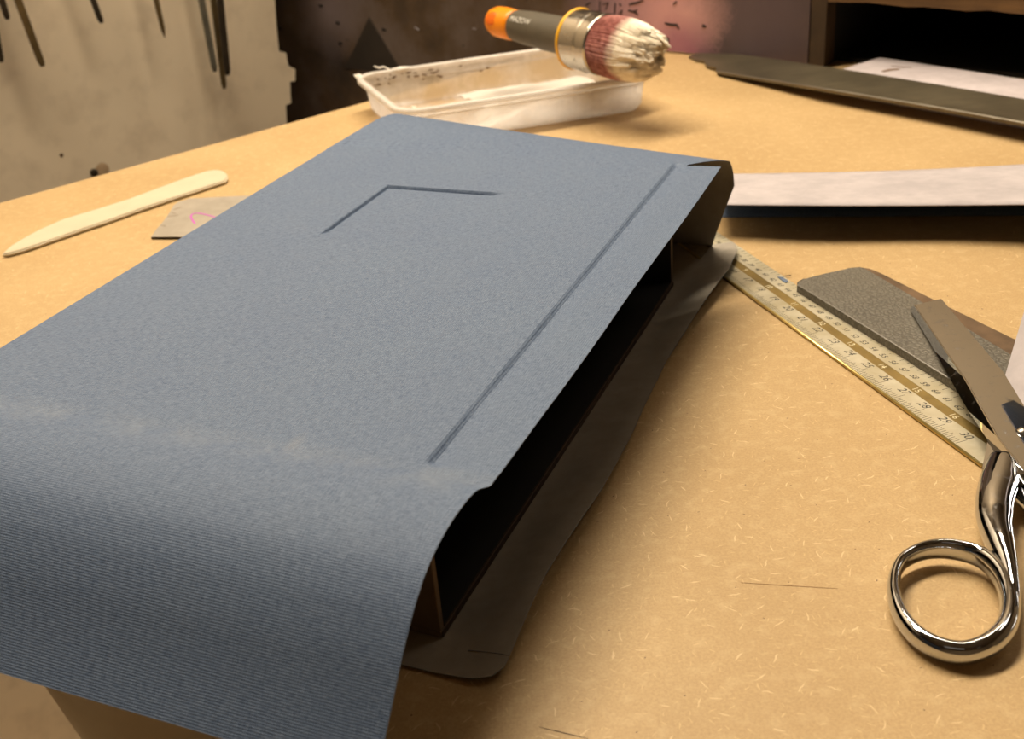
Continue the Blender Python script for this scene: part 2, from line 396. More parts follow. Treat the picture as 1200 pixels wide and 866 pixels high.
pan_poly = [V((right.x, right.y, .002)), V((right.x, right.y, .34)), V((pl_left.x, pl_left.y, .34)), V((pl_left.x, pl_left.y, -.9)), V((pcx.x, pcx.y, -.9)), V((pcx.x, pcx.y, .002))]
panel = thing('metal_sheet', (pl_left.x, pl_left.y, -.9), 'dark stained metal sheet with a pink sprayed patch, standing behind the table', 'metal sheet')
bm = bmesh.new(); vv = [bm.verts.new(p) for p in pan_poly]; f_ = bm.faces.new(vv)
e_ = bmesh.ops.extrude_face_region(bm, geom=[f_]); bmesh.ops.translate(bm, vec=-P_N * .006, verts=[g for g in e_['geom'] if isinstance(g, bmesh.types.BMVert)])
bmesh.ops.triangulate(bm, faces=[f for f in bm.faces if len(f.verts) > 4]); bmesh.ops.recalc_face_normals(bm, faces=bm.faces)
sheet_part = obj('sheet', bm, t.m, panel)
M_TRI = simple('dark_brown_stain', srgb(52, 45, 39), .55)
tri = [on_panel(*q) + P_N * .0006 for q in ((433, 20), (404, 80), (472, 86))]
obj('dark_stain', prism(tri, -P_N * .0005), M_TRI, sheet_part)
def stroke(pts, wd, name='scribble_mark', mat=M_LINING, proj=None, off=.0006, parent=None, nrm=None):
    """a flat dry-paint stroke lying on a surface"""
    proj = proj or on_panel; nrm = nrm or P_N
    P = [proj(*q) + nrm * off for q in pts]; bm = bmesh.new(); L = []
    for i, p in enumerate(P):
        d = (P[min(i + 1, len(P) - 1)] - P[max(i - 1, 0)]).normalized(); s = d.cross(nrm) * wd * (1 if 0 < i < len(P) - 1 else .6)
        L.append((bm.verts.new(p + s), bm.verts.new(p - s)))
    for a, b in zip(L, L[1:]): bm.faces.new((a[0], b[0], b[1], a[1]))
    e = bmesh.ops.extrude_face_region(bm, geom=list(bm.faces)); bmesh.ops.translate(bm, vec=-nrm * off * .9, verts=[g for g in e['geom'] if isinstance(g, bmesh.types.BMVert)])
    bmesh.ops.recalc_face_normals(bm, faces=bm.faces)
    return obj(name, bm, mat, parent or sheet_part)
for pts, wd in (([(703, 1), (703, 16), (720, 18), (721, 3)], .0008), ([(720, 17), (721, 4)], .0012), ([(706, 5), (713, 3), (710, 11)], .0007), ([(726, 4), (728, 7)], .0012),
                ([(725, 16), (729, 12), (728, 18)], .0008), ([(737, 5), (747, 3), (754, 0)], .0011), ([(736, 12), (744, 14), (748, 17)], .001), ([(743, 13), (747, 11)], .0008),
                ([(779, 27), (786, 29), (793, 29), (796, 34)], .0012), ([(789, 5), (793, 2)], .0011), ([(780, 45), (782, 45), (782, 55), (780, 55)], .0022), ([(686, 6), (692, 3)], .0008)):
    stroke(pts, wd)
for q in ((376, 6), (396, 26), (328, 33), (399, 50), (450, 34), (825, 30)): stroke([(q[0] - 2, q[1]), (q[0] + 2, q[1] + 1)], .0022, 'paint_fleck')
stroke([(486, 32), (491, 35)], .0009, 'pale_scuff', M_WHITE); stroke([(554, 33), (558, 34)], .0009, 'pale_scuff', M_WHITE)

# ---------------------------------------------------------------- shelf cabinet at the right
cab = thing('shelf_cabinet', (right.x + .2, right.y - .1, 0), 'rough wooden shelf cabinet with a black empty bay standing at the back right', 'cabinet')
PB = -P_N
def pbox(s0, s1, d0, d1, z0, z1):      # s along the panel from its right end, d into the depth
    q = [right + P_DIR * s + PB * d for s, d in ((s0, d0), (s1, d0), (s1, d1), (s0, d1))]
    bm = hexa([V((p.x, p.y, z0)) for p in q] + [V((p.x, p.y, z1)) for p in q]); bmesh.ops.recalc_face_normals(bm, faces=bm.faces); return bm
obj('side_post', pbox(.0015, .017, .0, .02, .0005, .34), simple('dark_stained_post', srgb(66, 50, 32), .8, nscale=30, namt=.35), cab)
obj('side_board', pbox(.0015, .017, .0205, .33, .0005, .34), M_BLACKIN, cab)
zb = on_panel(1100, 10).z
bmb = bmesh.new(); n_ = 40
pa, pb_ = right + P_DIR * .0175, right + P_DIR * .75
lo = []; 
for i in range(n_ + 1):
    p = pa.lerp(pb_, i / n_); lo.append(V((p.x, p.y, zb + noise.noise(p * 30) * .002)))
rows = []
for p in lo: rows.append([bmb.verts.new(q) for q in (p, p + PB * .02, p + PB * .02 + V((0, 0, .06)), p + V((0, 0, .06)))])
for A_, B_ in zip(rows, rows[1:]):
    for k in range(4): bmb.faces.new((A_[k], A_[(k + 1) % 4], B_[(k + 1) % 4], B_[k]))
bmb.faces.new(rows[0]); bmb.faces.new(rows[-1][::-1]); bmesh.ops.recalc_face_normals(bmb, faces=bmb.faces)
obj('front_rail', bmb, M_WOOD, cab)
obj('top_board', pbox(.0175, .75, .021, .33, zb + .01, zb + .03), M_BLACKIN, cab)
obj('back_board', pbox(.0015, .75, .331, .337, .0005, .34), M_BLACKIN, cab)
obj('bay_floor_dark', pbox(.0175, .75, .03, .33, .0003, .004), M_BLACKIN, cab)  # added black sheet over the table, so the bay floor stays black
obj('side_board', pbox(.751, .766, .0, .33, .0005, .34), M_BLACKIN, cab)

# white sheet lying in the bay
q = [at(950, 93, .0095), at(1031, 67, .0095), at(1330, 113, .0095), at(1330, 160, .0095)]
bm = prism(q, (0, 0, -.0092)); 
sheet = thing('white_board', (q[0] + q[2]) / 2 * 1, 'white paint-stained board lying under the black bay behind the steel strip', 'board')
obj('board', bm, mat_paper('stained_white_paper', srgb(176, 166, 168), srgb(198, 188, 190)), sheet)
def on_z(z): return lambda px, py: at(px, py, z)
t = NT('brown_stain'); t.set(base=srgb(112, 84, 56), rough=.9); M_STAIN = t.m
stroke([(1044, 77), (1052, 78), (1060, 79), (1068, 79)], .0007, 'stain_mark', M_STAIN, on_z(.0096), .0002, sheet, V((0, 0, 1)))
stroke([(1034, 84), (1043, 82), (1054, 81)], .0028, 'stain_mark', M_STAIN, on_z(.0096), .0002, sheet, V((0, 0, 1)))

# ---------------------------------------------------------------- oiled steel strip, right end raised
S0 = at(808, 62)
def zs(p_x): return .0022 + clamp((p_x - 808) / 150, 0, 1) * .0098 + clamp((p_x - 958) / 300, 0, 2) * .004
tp = [(807, 66), (812, 64), (820, 60), (835, 60.5), (850, 61.5), (900, 68), (988, 81), (1100, 99), (1200, 116), (1330, 139)]
bt = [(1330, 168), (1200, 145), (1100, 127), (967, 105), (900, 94), (870, 89), (840, 84), (839, 79), (828, 76.5), (825, 71), (815, 70)]
poly = [at(x, y, zs(x)) for x, y in tp + bt]
bm = prism(poly, (0, 0, -.0022)); bmesh.ops.triangulate(bm, faces=[f for f in bm.faces if len(f.verts) > 4])
strip = thing('steel_strip', V((S0.x, S0.y, 0)), 'long dull steel strip with a stepped left end, lying before the shelf cabinet', 'metal strip')
obj('blade', bm, M_STRIP, strip)
bt2 = [p for p in bt if p[0] >= 840][:-0 or None]
obj('edge_highlight', sweep([at(x, y, zs(x) - .0004) for x, y in reversed(bt[:7])], (.0011, .0012), 8), simple('highlight_steel', srgb(150, 142, 130), .35, .9), strip, label='bright strip for the front edge highlight')  # lighter metal strip stands in for the highlight along the front edge

# ================================================================ TOOLS HANGING ON THE GREY WALL
def hanging(name, pts, wd, mat, label, off=.012, tip=None, depth=.5, top=.11, group=None):
    wd *= 1.4; off *= 1.6
    a, b = on_grey(*pts[0], off), on_grey(*pts[1], off)
    d = (a - b); d.normalize(); a = a + d * top
    th = thing(name, tuple(a), label, 'tool', 'tools hanging on the grey wall')
    side = AD * wd / 2; dn = AN * wd / 2 * depth
    bm = bmesh.new()
    ws = [(0, 1), (.8, 1), (.97, .92), (1, .55)] if not tip else [(0, 1), (.7, 1), (.93, .8), (1, .2)]
    rings = []
    for k, s in ws:
        c = a.lerp(b, k); rings.append([bm.verts.new(c + q * s) for q in (-side - dn, side - dn, side + dn, -side + dn)])
    for A_, B_ in zip(rings, rings[1:]):
        for k in range(4): bm.faces.new((A_[k], A_[(k + 1) % 4], B_[(k + 1) % 4], B_[k]))
    bm.faces.new(rings[0]); bm.faces.new(rings[-1][::-1]); bmesh.ops.recalc_face_normals(bm, faces=bm.faces)
    obj('shaft', bm, mat, th)
    # turned handle at the top, hung on a nail
    obj('handle', lathe(a - d * .002, a + d, [(0, wd * .9), (.004, wd * 1.3), (.03, wd * 1.6), (.06, wd * 1.2), (.075, wd * 1.5), (.085, wd * .6)], 16), M_WOOD, th, smooth=True)
    nail_p = a + d * .09
    obj('nail', lathe(nail_p - AN * (off * 1.0), nail_p + AN * (off + .005), [(0, .004), (.001, .004), (.0011, .0016), (off * 2 + .004, .0016)], 10), M_TOOLD, th)
    return th
hanging('hanging_file', [(21, 0), (50, 78)], .0056, M_TOOL, 'wide bronze-coloured flat tool blade, second from the left on the grey wall', .014, depth=.35)
hanging('hanging_rod', [(2, 0), (9, 23)], .0045, M_TOOLD, 'short dark rod hanging at the upper left corner of the grey wall', .014)
hanging('hanging_rod', [(-6, 30), (2, 73)], .004, M_TOOLD, 'dark rod end at the left frame edge, hanging lowest beside the wide blade', .012)
hanging('hanging_rod', [(109, 0), (119, 27)], .0045, M_TOOLD, 'short dark rod hanging midway between the wide blade and the pale-tipped rod', .012)
hanging('hanging_awl', [(183, 0), (193, 44)], .0042, M_TOOL, 'slim pointed rod with a pale shiny tip hanging on the grey wall', .012, tip=1)
hanging('hanging_rod', [(250, 0), (263, 104)], .0046, M_TOOL, 'longest brown rod of the close bunch, reaching lowest on the grey wall', .010)
hanging('hanging_rod', [(258, 0), (267, 88)], .0052, M_TOOLD, 'dark rod at the right of the close bunch on the grey wall', .018)
hanging('hanging_rod', [(236, 0), (252, 84)], .005, M_TOOLS, 'bluish steel rod at the left of the close bunch on the grey wall', .010)

# ================================================================ SLIPCASE BOX
L, HB, VL = .3199, .0732, .2236
bx = thing('slipcase_box', bw(L / 2, VL / 2, .0012), 'board slipcase with black lining, open on its right side under the blue cloth', 'box')
T = .003; z0 = .0014
obj('bottom_board', bevel(ubox(0, L, 0, VL, z0, z0 + T), .0004, 1), M_BOARD, bx)
obj('top_board', bevel(ubox(0, L, .0002, VL - .0005, HB - T - .0004, HB - .0004), .0004, 1), M_BOARD, bx)
obj('end_board', bevel(ubox(0, T, .0002, VL, z0 + T, HB - T - .0004), .0003, 1), M_BOARD, bx)
obj('end_board', bevel(ubox(L - T, L, .0002, VL, z0 + T, HB - T - .0004), .0003, 1), M_BOARD, bx)
obj('spine_board', bevel(ubox(T, L - T, VL - T, VL, z0 + T, HB - T - .0004), .0003, 1), M_BOARD, bx)
e = .0006
lin = ubox(T, L - T, .0005, VL - T, z0 + T, z0 + T + e)
ubox(T, L - T, .0005, VL - T, HB - T - .0004 - e, HB - T - .0004, lin)
ubox(T, T + e, .0005, VL - T, z0 + T + e, HB - T - .0004 - e, lin)
ubox(L - T - e, L - T, .0005, VL - T, z0 + T + e, HB - T - .0004 - e, lin)
ubox(T + e, L - T - e, VL - T - e, VL - T, z0 + T + e, HB - T - .0004 - e, lin)
obj('lining', lin, M_LINING, bx, label='matt black lining')
le = ubox(T, L - T, -.0002, .0004, z0 + T + e, z0 + T + .0010); ubox(.0005, L - .0005, -.0003, 0, z0 + .0002, z0 + T - .0003, le)
obj('edge_paper', le, M_EDGE, bx, label='dark worn paper along the lower board edge')

# ================================================================ BLUE CLOTH WRAP
WL = -.0272
def knots(a, b, coarse, fine):
    """knot list from a to b, coarse step, with fine windows (centre, half width, step)"""
    s = set(); n = max(1, round((b - a) / coarse))
    for i in range(n + 1): s.add(round(a + (b - a) * i / n, 6))
    for c, h, st in fine:
        k = -h
        while k <= h + 1e-9:
            x = round(c + k, 6)
            if a < x < b: s.add(x)
            k += st
    out = sorted(s); res = [out[0]]
    for x in out[1:]:
        if x - res[-1] > .00018: res.append(x)
    res[-1] = out[-1]; return res
LU, LV, LU0, LV1 = .2616, .1508, .1829, .0752
vs = knots(WL, VL, .004, [(-.004, .0065, .0005), (LV, .003, .0004), (LV1, .006, .0012)])
us = knots(-.0005, .3226, .004, [(LU, .003, .0004), (LU0, .006, .0012), (.006, .007, .0007)])
def topz(u, v):
    z = .0752
    # joint pressed down along the right board edge
    if v < .0012:
        k = sm((.0012 - v) / .0030) if v > -.0018 else 1.
        back = sm((-.0006 - v) / .0125)
        g = k * (1 - .80 * back)
        wob = .85 + .3 * noise.noise(V((u * 30, 0, 0)))
        z -= .0021 * g * wob * sm((u - .003) / .006)
        z += .0004 * math.sin(u * 41 + 1) * sm(-v / .027)
    # recessed label window: crisp far and left sides, soft near and right sides
    du, dv = LU - u, LV - v
    if -.0005 < du < LU - LU0 and -.0005 < dv < LV - LV1:
        dd = min(clamp((du + .0004) / .0010), clamp((dv + .0004) / .0010))
        near = min(sm((LU - LU0 - du) / .012), sm((LV - LV1 - dv) / .012))
        deep = max(math.exp(-max(du - .0008, 0) / .0016), math.exp(-max(dv - .0008, 0) / .0016))
        z -= (.0006 + .0013 * deep) * dd * near
    z += noise.noise(V((u * 14, v * 14, 2))) * .00018
    # faint ridge where the cloth breaks over the far board edge
    z += .00035 * math.exp(-((u - .3200) / .004) ** 2)
    return z
def spine(t, v):
    k = clamp((v - WL) / .25)
    P = [(.3226, .0752), (.333, .0742), (.3438, .0716), (.3531, .0628), (.3570, .0540), (.3630, .0350), (.3720, .0150), (.3800, .0040), (.3850, .0009)]
    x = t * (len(P) - 1); i = min(int(x), len(P) - 2); f = x - i
    g = lambda j: P[max(0, min(len(P) - 1, j))]
    o = []
    for c in (0, 1):
        a, b, cc, d = g(i - 1)[c], g(i)[c], g(i + 1)[c], g(i + 2)[c]
        o.append(.5 * (2 * b + (cc - a) * f + (2 * a - 5 * b + 4 * cc - d) * f * f + (3 * b - a - 3 * cc + d) * f ** 3))
    u, z = o
    u += .073 * k * math.sin(math.pi * clamp((.0752 - z) / .0752) ** .46) ** .8
    z += .002 * k * sm(t / .3) * (1 - t) * 1.2
    return u, max(z, .0009)
DR = [(-.0005, .0752), (-.0070, .0764), (-.0148, .0772), (-.0247, .0770), (-.0345, .0754), (-.0441, .0722), (-.0527, .0668), (-.0590, .0614), (-.0658, .0546), (-.0721, .0474), (-.0797, .0388), (-.0886, .0292)]
dr = catmull([V((a_, b_, 0)) for a_, b_ in DR], 4)
FE = [(-.0166, -.0195), (-.014, -.0262), (-.0087, -.029), (.0393, -.0272), (.0988, -.0288), (.15, -.0262), (.1791, -.0238), (.2236, -.0222), (.2869, -.0262), (.3352, -.0300), (.3675, -.0278), (.3790, -.0240), (.385, -.0205)]
def fedge(u):
    for (a, b), (c, d) in zip(FE, FE[1:]):
        if u <= c: return lerp(b, d, clamp((u - a) / (c - a)))
    return FE[-1][1]
bm = bmesh.new(); uvl = bm.loops.layers.uv.new('UVMap')
def patch(rows):
    """rows: list of lists of (world point, (uvx, uvy))"""
    vv = [[bm.verts.new(p) for p, _ in r] for r in rows]
    for i in range(len(rows) - 1):
        for j in range(len(rows[0]) - 1):
            f = bm.faces.new((vv[i][j], vv[i][j + 1], vv[i + 1][j + 1], vv[i + 1][j])); f.smooth = True
            for l, (a, b) in zip(f.loops, ((i, j), (i, j + 1), (i + 1, j + 1), (i + 1, j))): l[uvl].uv = rows[a][b][1]
# drape (hem to the near board edge)
rows = []; s = 0; prev = dr[0]
acc = []
for p in dr: s += (p - prev).length; prev = p; acc.append(s)
for p, s in zip(reversed(dr), reversed(acc)):
    r = []
    kk = s / acc[-1]
    for v in vs:
        e = clamp((v - WL) / .25)
        vx = lerp(v, v + .0030 * sm((s) / .006) , 1 if v < -.02 else max(0, (0. - v) / .02) if v < 0 else 0)
        zz = p.y + .0022 * e * kk * kk + noise.noise(V((v * 9, s * 12, 5))) * .0008 * sm(kk * 3)
        r.append((bw(p.x, vx, zz), (-s, v)))
    rows.append(r)
rows = rows[:-1] + [[(bw(us[0], v, topz(us[0], v)), (0, v)) for v in vs]]
rows[-1] = [(bw(us[0], v, topz(us[0], v)), (us[0], v)) for v in vs]
patch(rows)
patch([[(bw(u, v, topz(u, v)), (u, v)) for v in vs] for u in us])
rows = []; NS = 36; sl = .3226
for i in range(NS + 1):
    r = []
    for v in vs:
        t0 = .245 * clamp((-.0075 - v) / .0197)
        t_1 = t0 + (1 - t0) * i / NS
        u, z = spine(t_1, v)
        if i == 0 and v >= -.0075: z = topz(u, v)
        ve = lerp(WL, -.0076, clamp((.052 - z) / .052)); vx = ve + (v - WL) * (.05 - ve) / (.05 - WL) if v < .05 else v
        r.append((bw(u, vx, z), (.3226 + .12 * t_1, vx)))
    rows.append(r)
patch(rows)
fu = knots(-.0166, .385, .006, [(-.013, .004, .001), (-.004, .0008, .0004), (.375, .01, .002)])
fb = set(bm.faces)
rows = []
for u in reversed(fu):
    r = []; ve = fedge(u)
    for v in vs:
        vx = ve + (v - WL) * (.03 - ve) / (.03 - WL) if v < .03 else v
        lift = sm((-.001 - vx) / .028)
        if abs(u - .0) < .004 and vx < -.012: pass
        z = .0009 + lift * (.0045 + .0035 * math.sin(u * 23 + .5)) * (.4 + .6 * sm((u + .02) / .05))
        r.append((bw(u, vx, z), (.46 + .385 - u, vx)))
    rows.append(r)
patch(rows)
cut = []
for f in bm.faces:      # short snip in the corner of the lower flap
    if f not in fb:
        q = f.calc_center_median() - BN; uu, v_ = q.dot(BA), q.dot(BB)
        if -.0042 < uu < -.0037 and v_ < -.0135: cut.append(f)
bmesh.ops.delete(bm, geom=cut, context='FACES')
bmesh.ops.remove_doubles(bm, verts=bm.verts, dist=.00008)
bm.normal_update()
# the blue outer side: up on the top, away from the box at the spine, down on the flap
tot = sum(f.normal.z for f in bm.faces if f.calc_center_median().z > .07)
if tot < 0: bmesh.ops.reverse_faces(bm, faces=bm.faces)
bm.normal_update()
me = bpy.data.meshes.new('cloth'); bm.to_mesh(me); bm.free()
me.update()
wrap = thing('book_cloth', bw(.16, .1, 0), 'wide sheet of blue book cloth with grey paper backing wrapped around the slipcase', 'cloth')
me.materials.append(M_CLOTH); me.materials.append(M_BACK)
cl = obj('cloth', me, None, wrap)
sd = cl.modifiers.new('thickness', 'SOLIDIFY'); sd.thickness = .00028; sd.offset = -1; sd.material_offset = 1; sd.use_even_offset = False
es = cl.modifiers.new('crisp_rim', 'EDGE_SPLIT'); es.split_angle = R(55)
cl.data.update()

# ================================================================ WHITE-BACKED CLOTH STRIP, FOLDED
st = thing('folded_cloth_strip', at(1030, 240, 0), 'long narrow white-backed blue cloth strip folded open, lying behind the box', 'cloth strip')
def strip_patch(front, back, nx=40, ny=10, bulge=.0, name='x', mats=None, th=.0005, fl=False):
    bm = bmesh.new(); g = []
    for i in range(nx + 1):
        a = i / nx; f = front(a); b = back(a); row = []
        for j in range(ny + 1):
            k = j / ny; p = f.lerp(b, k); p.z += bulge * math.sin(math.pi * k) ; row.append(bm.verts.new(p))
        g.append(row)
    for i in range(nx):
        for j in range(ny):
            q = bm.faces.new((g[i][j], g[i + 1][j], g[i + 1][j + 1], g[i][j + 1])); q.smooth = True
    bmesh.ops.recalc_face_normals(bm, faces=bm.faces)
    me = bpy.data.meshes.new(name); bm.to_mesh(me); bm.free()
    if sum(p.normal.z for p in me.polygons) < 0: me.flip_normals()
    for m in mats: me.materials.append(m)
    o = obj(name, me, None, st); s = o.modifiers.new('thickness', 'SOLIDIFY'); s.thickness = th; s.offset = -1; s.material_offset = 1
    return o
def topedge(a): x = lerp(838, 1330, a); return at(x, 202.5 - .5 * math.sin(a * 5) - 14 * a ** 2.2 * 1.6 + 1, lerp(.006, .010, a))
def frontedge(a): x = lerp(838, 1330, a); return at(x, 239.5 + 1.2 * math.sin(a * math.pi * 1.4), lerp(.022, .026, a) + .001 * math.sin(a * 9))
def lowfront(a): x = lerp(838, 1330, a); return at(x, 254 - 3 * a, .0008)
strip_patch(frontedge, topedge, 60, 12, .0012, 'upper_leaf', [M_WHITE, M_BLUE])
strip_patch(lowfront, lambda a: topedge(a) * 1 - V((0, 0, topedge(a).z - .0008)), 40, 4, 0, 'lower_leaf', [M_BLUE, M_WHITE])
strip_patch(lambda a: topedge(a) - V((0, 0, .0006)), lambda a: topedge(a) + V((.0, .003, -topedge(a).z + .0008)), 40, 4, 0, 'fold', [M_WHITE, M_BLUE])

# ================================================================ BONE FOLDER
zt = .0035
up_ = [(2, 297), (12, 288), (25, 280), (45, 269), (75, 256), (112, 245), (150, 233), (185, 220), (212, 210), (240, 200.5), (252, 198.5), (261, 199.5), (266, 203), (267, 208)]
dn_ = [(264, 211.5), (250, 216), (225, 224.5), (200, 232.5), (160, 246), (125, 258.5), (95, 268.5), (62, 280), (42, 287), (25, 292.5), (10, 296.5)]
bm = prism([at(x, y, zt) for x, y in up_ + dn_], (0, 0, -.0031)); bmesh.ops.bevel(bm, geom=[e for e in bm.edges if abs(e.verts[0].co.z - e.verts[1].co.z) < .001], offset=.0010, segments=3, affect='EDGES', clamp_overlap=True)
bf = thing('bone_folder', at(135, 250, .0004), 'cream bone folder with one pointed end lying at the left table edge', 'bone folder')
obj('blade', bm, M_BONE, bf, smooth=False)

# ================================================================ GREY CARD OFFCUT
cp = [(177, 277.5), (183, 269), (190, 261), (196, 253), (200, 247), (203, 241), (208, 237), (222, 232.5), (250, 231), (283, 229.5), (380, 227), (330, 277)]
cd = thing('card_offcut', at(240, 255, 0), 'grey card offcut with a magenta pen curve, partly under the blue cloth at left', 'card')
obj('card', prism([at(x, y, .0022) for x, y in cp], (0, 0, -.0004)), M_CARD, cd)
obj('core', prism([at(x, y, .0018) for x, y in cp], (0, 0, -.0016)), M_CARDE, cd, label='dark card edge')
mg = [(x, y) for x, y in ((228.5, 262), (225.5, 258), (223.8, 254.5), (225, 251.5), (229, 250), (236, 250.5), (243, 252), (252, 254.5), (262, 256))]
cpath = [(p.x, p.y) for p in catmull([V((x, y, 0)) for x, y in mg], 5)]
stroke(cpath, .0006, 'pen_curve', M_MAGENTA, on_z(.00225), .00012, cd, V((0, 0, 1)))
for pts in ([(196, 254), (202, 253), (209, 252)], [(203, 246), (208, 244), (213, 243)], [(189, 264), (194, 265)], [(201, 249), (206, 250)]):
    stroke(pts, .0010, 'scuffed_corner', simple('scuff_grey', srgb(140, 126, 110), .9), on_z(.00225), .0001, cd, V((0, 0, 1)))

# ================================================================ RULE
r0_ = at(1150.5, 545.5, .0018); rfar = at(855, 329, .0018)
rd = (rfar - r0_).normalized(); rp = V((rd.y, -rd.x, 0))       # rd away from the near end, rp towards the far long edge
if rp.x < 0: rp = -rp
def rw(s, w_, z=.0018): p = r0_ + rd * s + rp * w_; p.z = z; return p
RLEN = .335
rl = thing('metal_rule', rw(RLEN / 2, .015, 0), 'silver and brass engraved rule running from under the cloth to the scissors', 'ruler')
def rband(w0, w1, z0, z1, name, mat, label=None):
    q = [rw(0, w0, z0), rw(RLEN, w0, z0), rw(RLEN, w1, z0), rw(0, w1, z0)]
    bm = hexa(q + [V((p.x, p.y, z1)) for p in q]); bmesh.ops.recalc_face_normals(bm, faces=bm.faces)
    return obj(name, bm, mat, rl, label=label)
rband(.0, .0305, .0002, .0012, 'base', M_BRASS)
rband(.0013, .0130, .0012, .0018, 'lower_scale', M_RULE)
rband(.0130, .0188, .0012, .0017, 'centre_band', M_BRASS, 'brass centre band')
rband(.0188, .0305, .0012, .0018, 'upper_scale', M_RULE)
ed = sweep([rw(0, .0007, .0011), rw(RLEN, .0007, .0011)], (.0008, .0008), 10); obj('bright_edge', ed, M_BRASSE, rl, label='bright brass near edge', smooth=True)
def ticks(name, items, mat):
    bm = bmesh.new()
    for s, w0, w1, hw in items:
        q = [rw(s - hw, w0, .00181), rw(s - hw, w1, .00181), rw(s + hw, w1, .00181), rw(s + hw, w0, .00181)]
        hexa(q + [p + V((0, 0, .00004)) for p in q], bm)
    bmesh.ops.recalc_face_normals(bm, faces=bm.faces)
    return obj(name, bm, mat, rl, kind='stuff')
it = []
k = 0
while True:
    s = .0226 - .0035 + k * .0015
    if s > RLEN - .005: break
    ln = .0062 if k % 10 == 0 else .0045 if k % 5 == 0 else .0032
    it.append((s, .0016, .0016 + ln, .00011)); k += 1
ticks('fine_graduations', it, M_INK)
it = []; k = 0
while True:
    s = .0354 + k * .00415
    if s > RLEN - .005: break
    it.append((s, .0303 - (.0040 if k % 2 == 0 else .0026), .0303, .00012)); k += 1
ticks('coarse_graduations', it, M_INK)
dg = bpy.context.evaluated_depsgraph_get()
def numeral(txt, s, w_, size, mat, slant=.25, z=.00182):
    cu = bpy.data.curves.new('numeral', 'FONT'); cu.body = txt; cu.size = size; cu.align_x = 'CENTER'; cu.align_y = 'CENTER'; cu.shear = slant; cu.extrude = .00002; cu.resolution_u = 3
    to = bpy.data.objects.new('numeral', cu); C.objects.link(to)
    me = bpy.data.meshes.new_from_object(to)
    bpy.data.objects.remove(to)
    X = -rd; Y = rp; Z = V((0, 0, 1)); p = rw(s, w_, z)
    m = Matrix((X, Y, Z)).transposed().to_4x4(); m.translation = p; me.transform(m)
    obj('numeral', me, mat, rl)
for k in range(15, 31): numeral(str(k), .0226 + (30 - k) * .01495, .0098, .0058, M_INK)
for k in range(7, 17): numeral(str(k), .0384 + (16 - k) * .0273, .0158, .0048, M_INKW, .0, .00172)
for k in range(30, 64): numeral(str(k), .1184 - (k - 53) * .0083, .0225, .0044, M_INK)

# ================================================================ HAMMERED PLATE
zp = .0062
hp = [(936, 331), (942, 327), (965, 321), (998, 313.5), (1008, 313), (1014, 315), (1120, 377), (1300, 484), (1300, 560), (1200, 499), (1115, 446), (1040, 399), (934, 334)]
pl = thing('hammered_plate', at(1060, 400, .002), 'flat grey hammered-finish plate lying partly on the rule, under the scissors', 'metal plate')
bm = prism([at(x, y, zp) for x, y in hp], (0, 0, -.0041)); bmesh.ops.triangulate(bm, faces=[f for f in bm.faces if len(f.verts) > 4])
obj('plate', bm, M_HAMMER, pl)
obj('worn_rim', sweep([at(x, y, zp - .0006) for x, y in ((942, 327.5), (935.5, 331.5), (935, 334.5), (1040, 399), (1115, 446), (1200, 498.5))], (.0006, .0007), 8), simple('worn_grey_rim', srgb(140, 136, 130), .35, .8), pl, label='bright worn rim')
rr = [(1008, 313), (1020, 315), (1032, 320), (1110, 359), (1200, 403), (1300, 455), (1300, 486), (1120, 378.5), (1014, 316.5)]
bm = prism([at(x, y, .0045) for x, y in rr], (0, 0, -.0040)); bmesh.ops.triangulate(bm, faces=[f for f in bm.faces if len(f.verts) > 4])
obj('rear_bevel', bm, M_RUST, pl, label='brown worn rear bevel')

# ================================================================ SCISSORS
sc = thing('scissors', at(1170, 560, 0), 'large chrome tailor scissors, partly open, lying on the hammered plate', 'scissors')
def bz(x, y, dz=0):      # plane of the left blade rises gently toward the pivot
    k = clamp((y - 350) / 200, -.5, 1.3); return lerp(.0125, .0165, k) + dz
def bpt(x, y, dz=0): return at(x, y, bz(x, y, dz))
face = [(1071.5, 357.5), (1103, 350), (1140, 393.5), (1178, 438.5), (1215, 482), (1250, 530), (1235, 585), (1204, 556), (1169, 512), (1147, 473), (1130, 443), (1097, 395)]
top = [bpt(*q) for q in face]
spine_i = [0, 11, 10, 9, 8, 7]
side = [(1066, 362), (1096, 412), (1120, 456), (1135, 482), (1155, 512), (1178, 556)]
bm = bmesh.new(); tv = [bm.verts.new(p) for p in top]; bm.faces.new(tv)
bv = [bm.verts.new(p - V((0, 0, .0058))) for p in top]
# near-left chamfer: spine pushed outwards
for idx, (x, y) in zip(spine_i, side): bv[idx].co = at(x, y, bz(x, y, -.0052))
bm.faces.new(bv[::-1]); n_ = len(tv)
for i in range(n_): bm.faces.new((tv[i], bv[i], bv[(i + 1) % n_], tv[(i + 1) % n_]))
bmesh.ops.recalc_face_normals(bm, faces=bm.faces)
bmesh.ops.triangulate(bm, faces=[f for f in bm.faces if len(f.verts) > 4])
obj('blade', bm, M_CHROME, sc)
# bright lip along the spine edge
obj('blade_lip', sweep([bpt(*face[i], .0000) for i in spine_i], (.00035, .00035), 8), M_FERR, sc)
# second blade crosses under and leads out to the right
q = [at(1190, 520, .0095), at(1235, 470, .0095), at(1330, 395, .0095), at(1380, 400, .0095), at(1300, 500, .0095), at(1235, 560, .0095)]
obj('blade', prism(q, (0, 0, -.0028)), M_CHROME, sc)
pv = bpt(1199, 506)
obj('pivot_screw', lathe(pv - V((0, 0, .004)), pv + V((0, 0, 1)), [(0, .0028), (.0042, .0030), (.0050, .0026), (.0056, .0016), (.0058, .0004)], 24), M_FERR, sc, smooth=True)
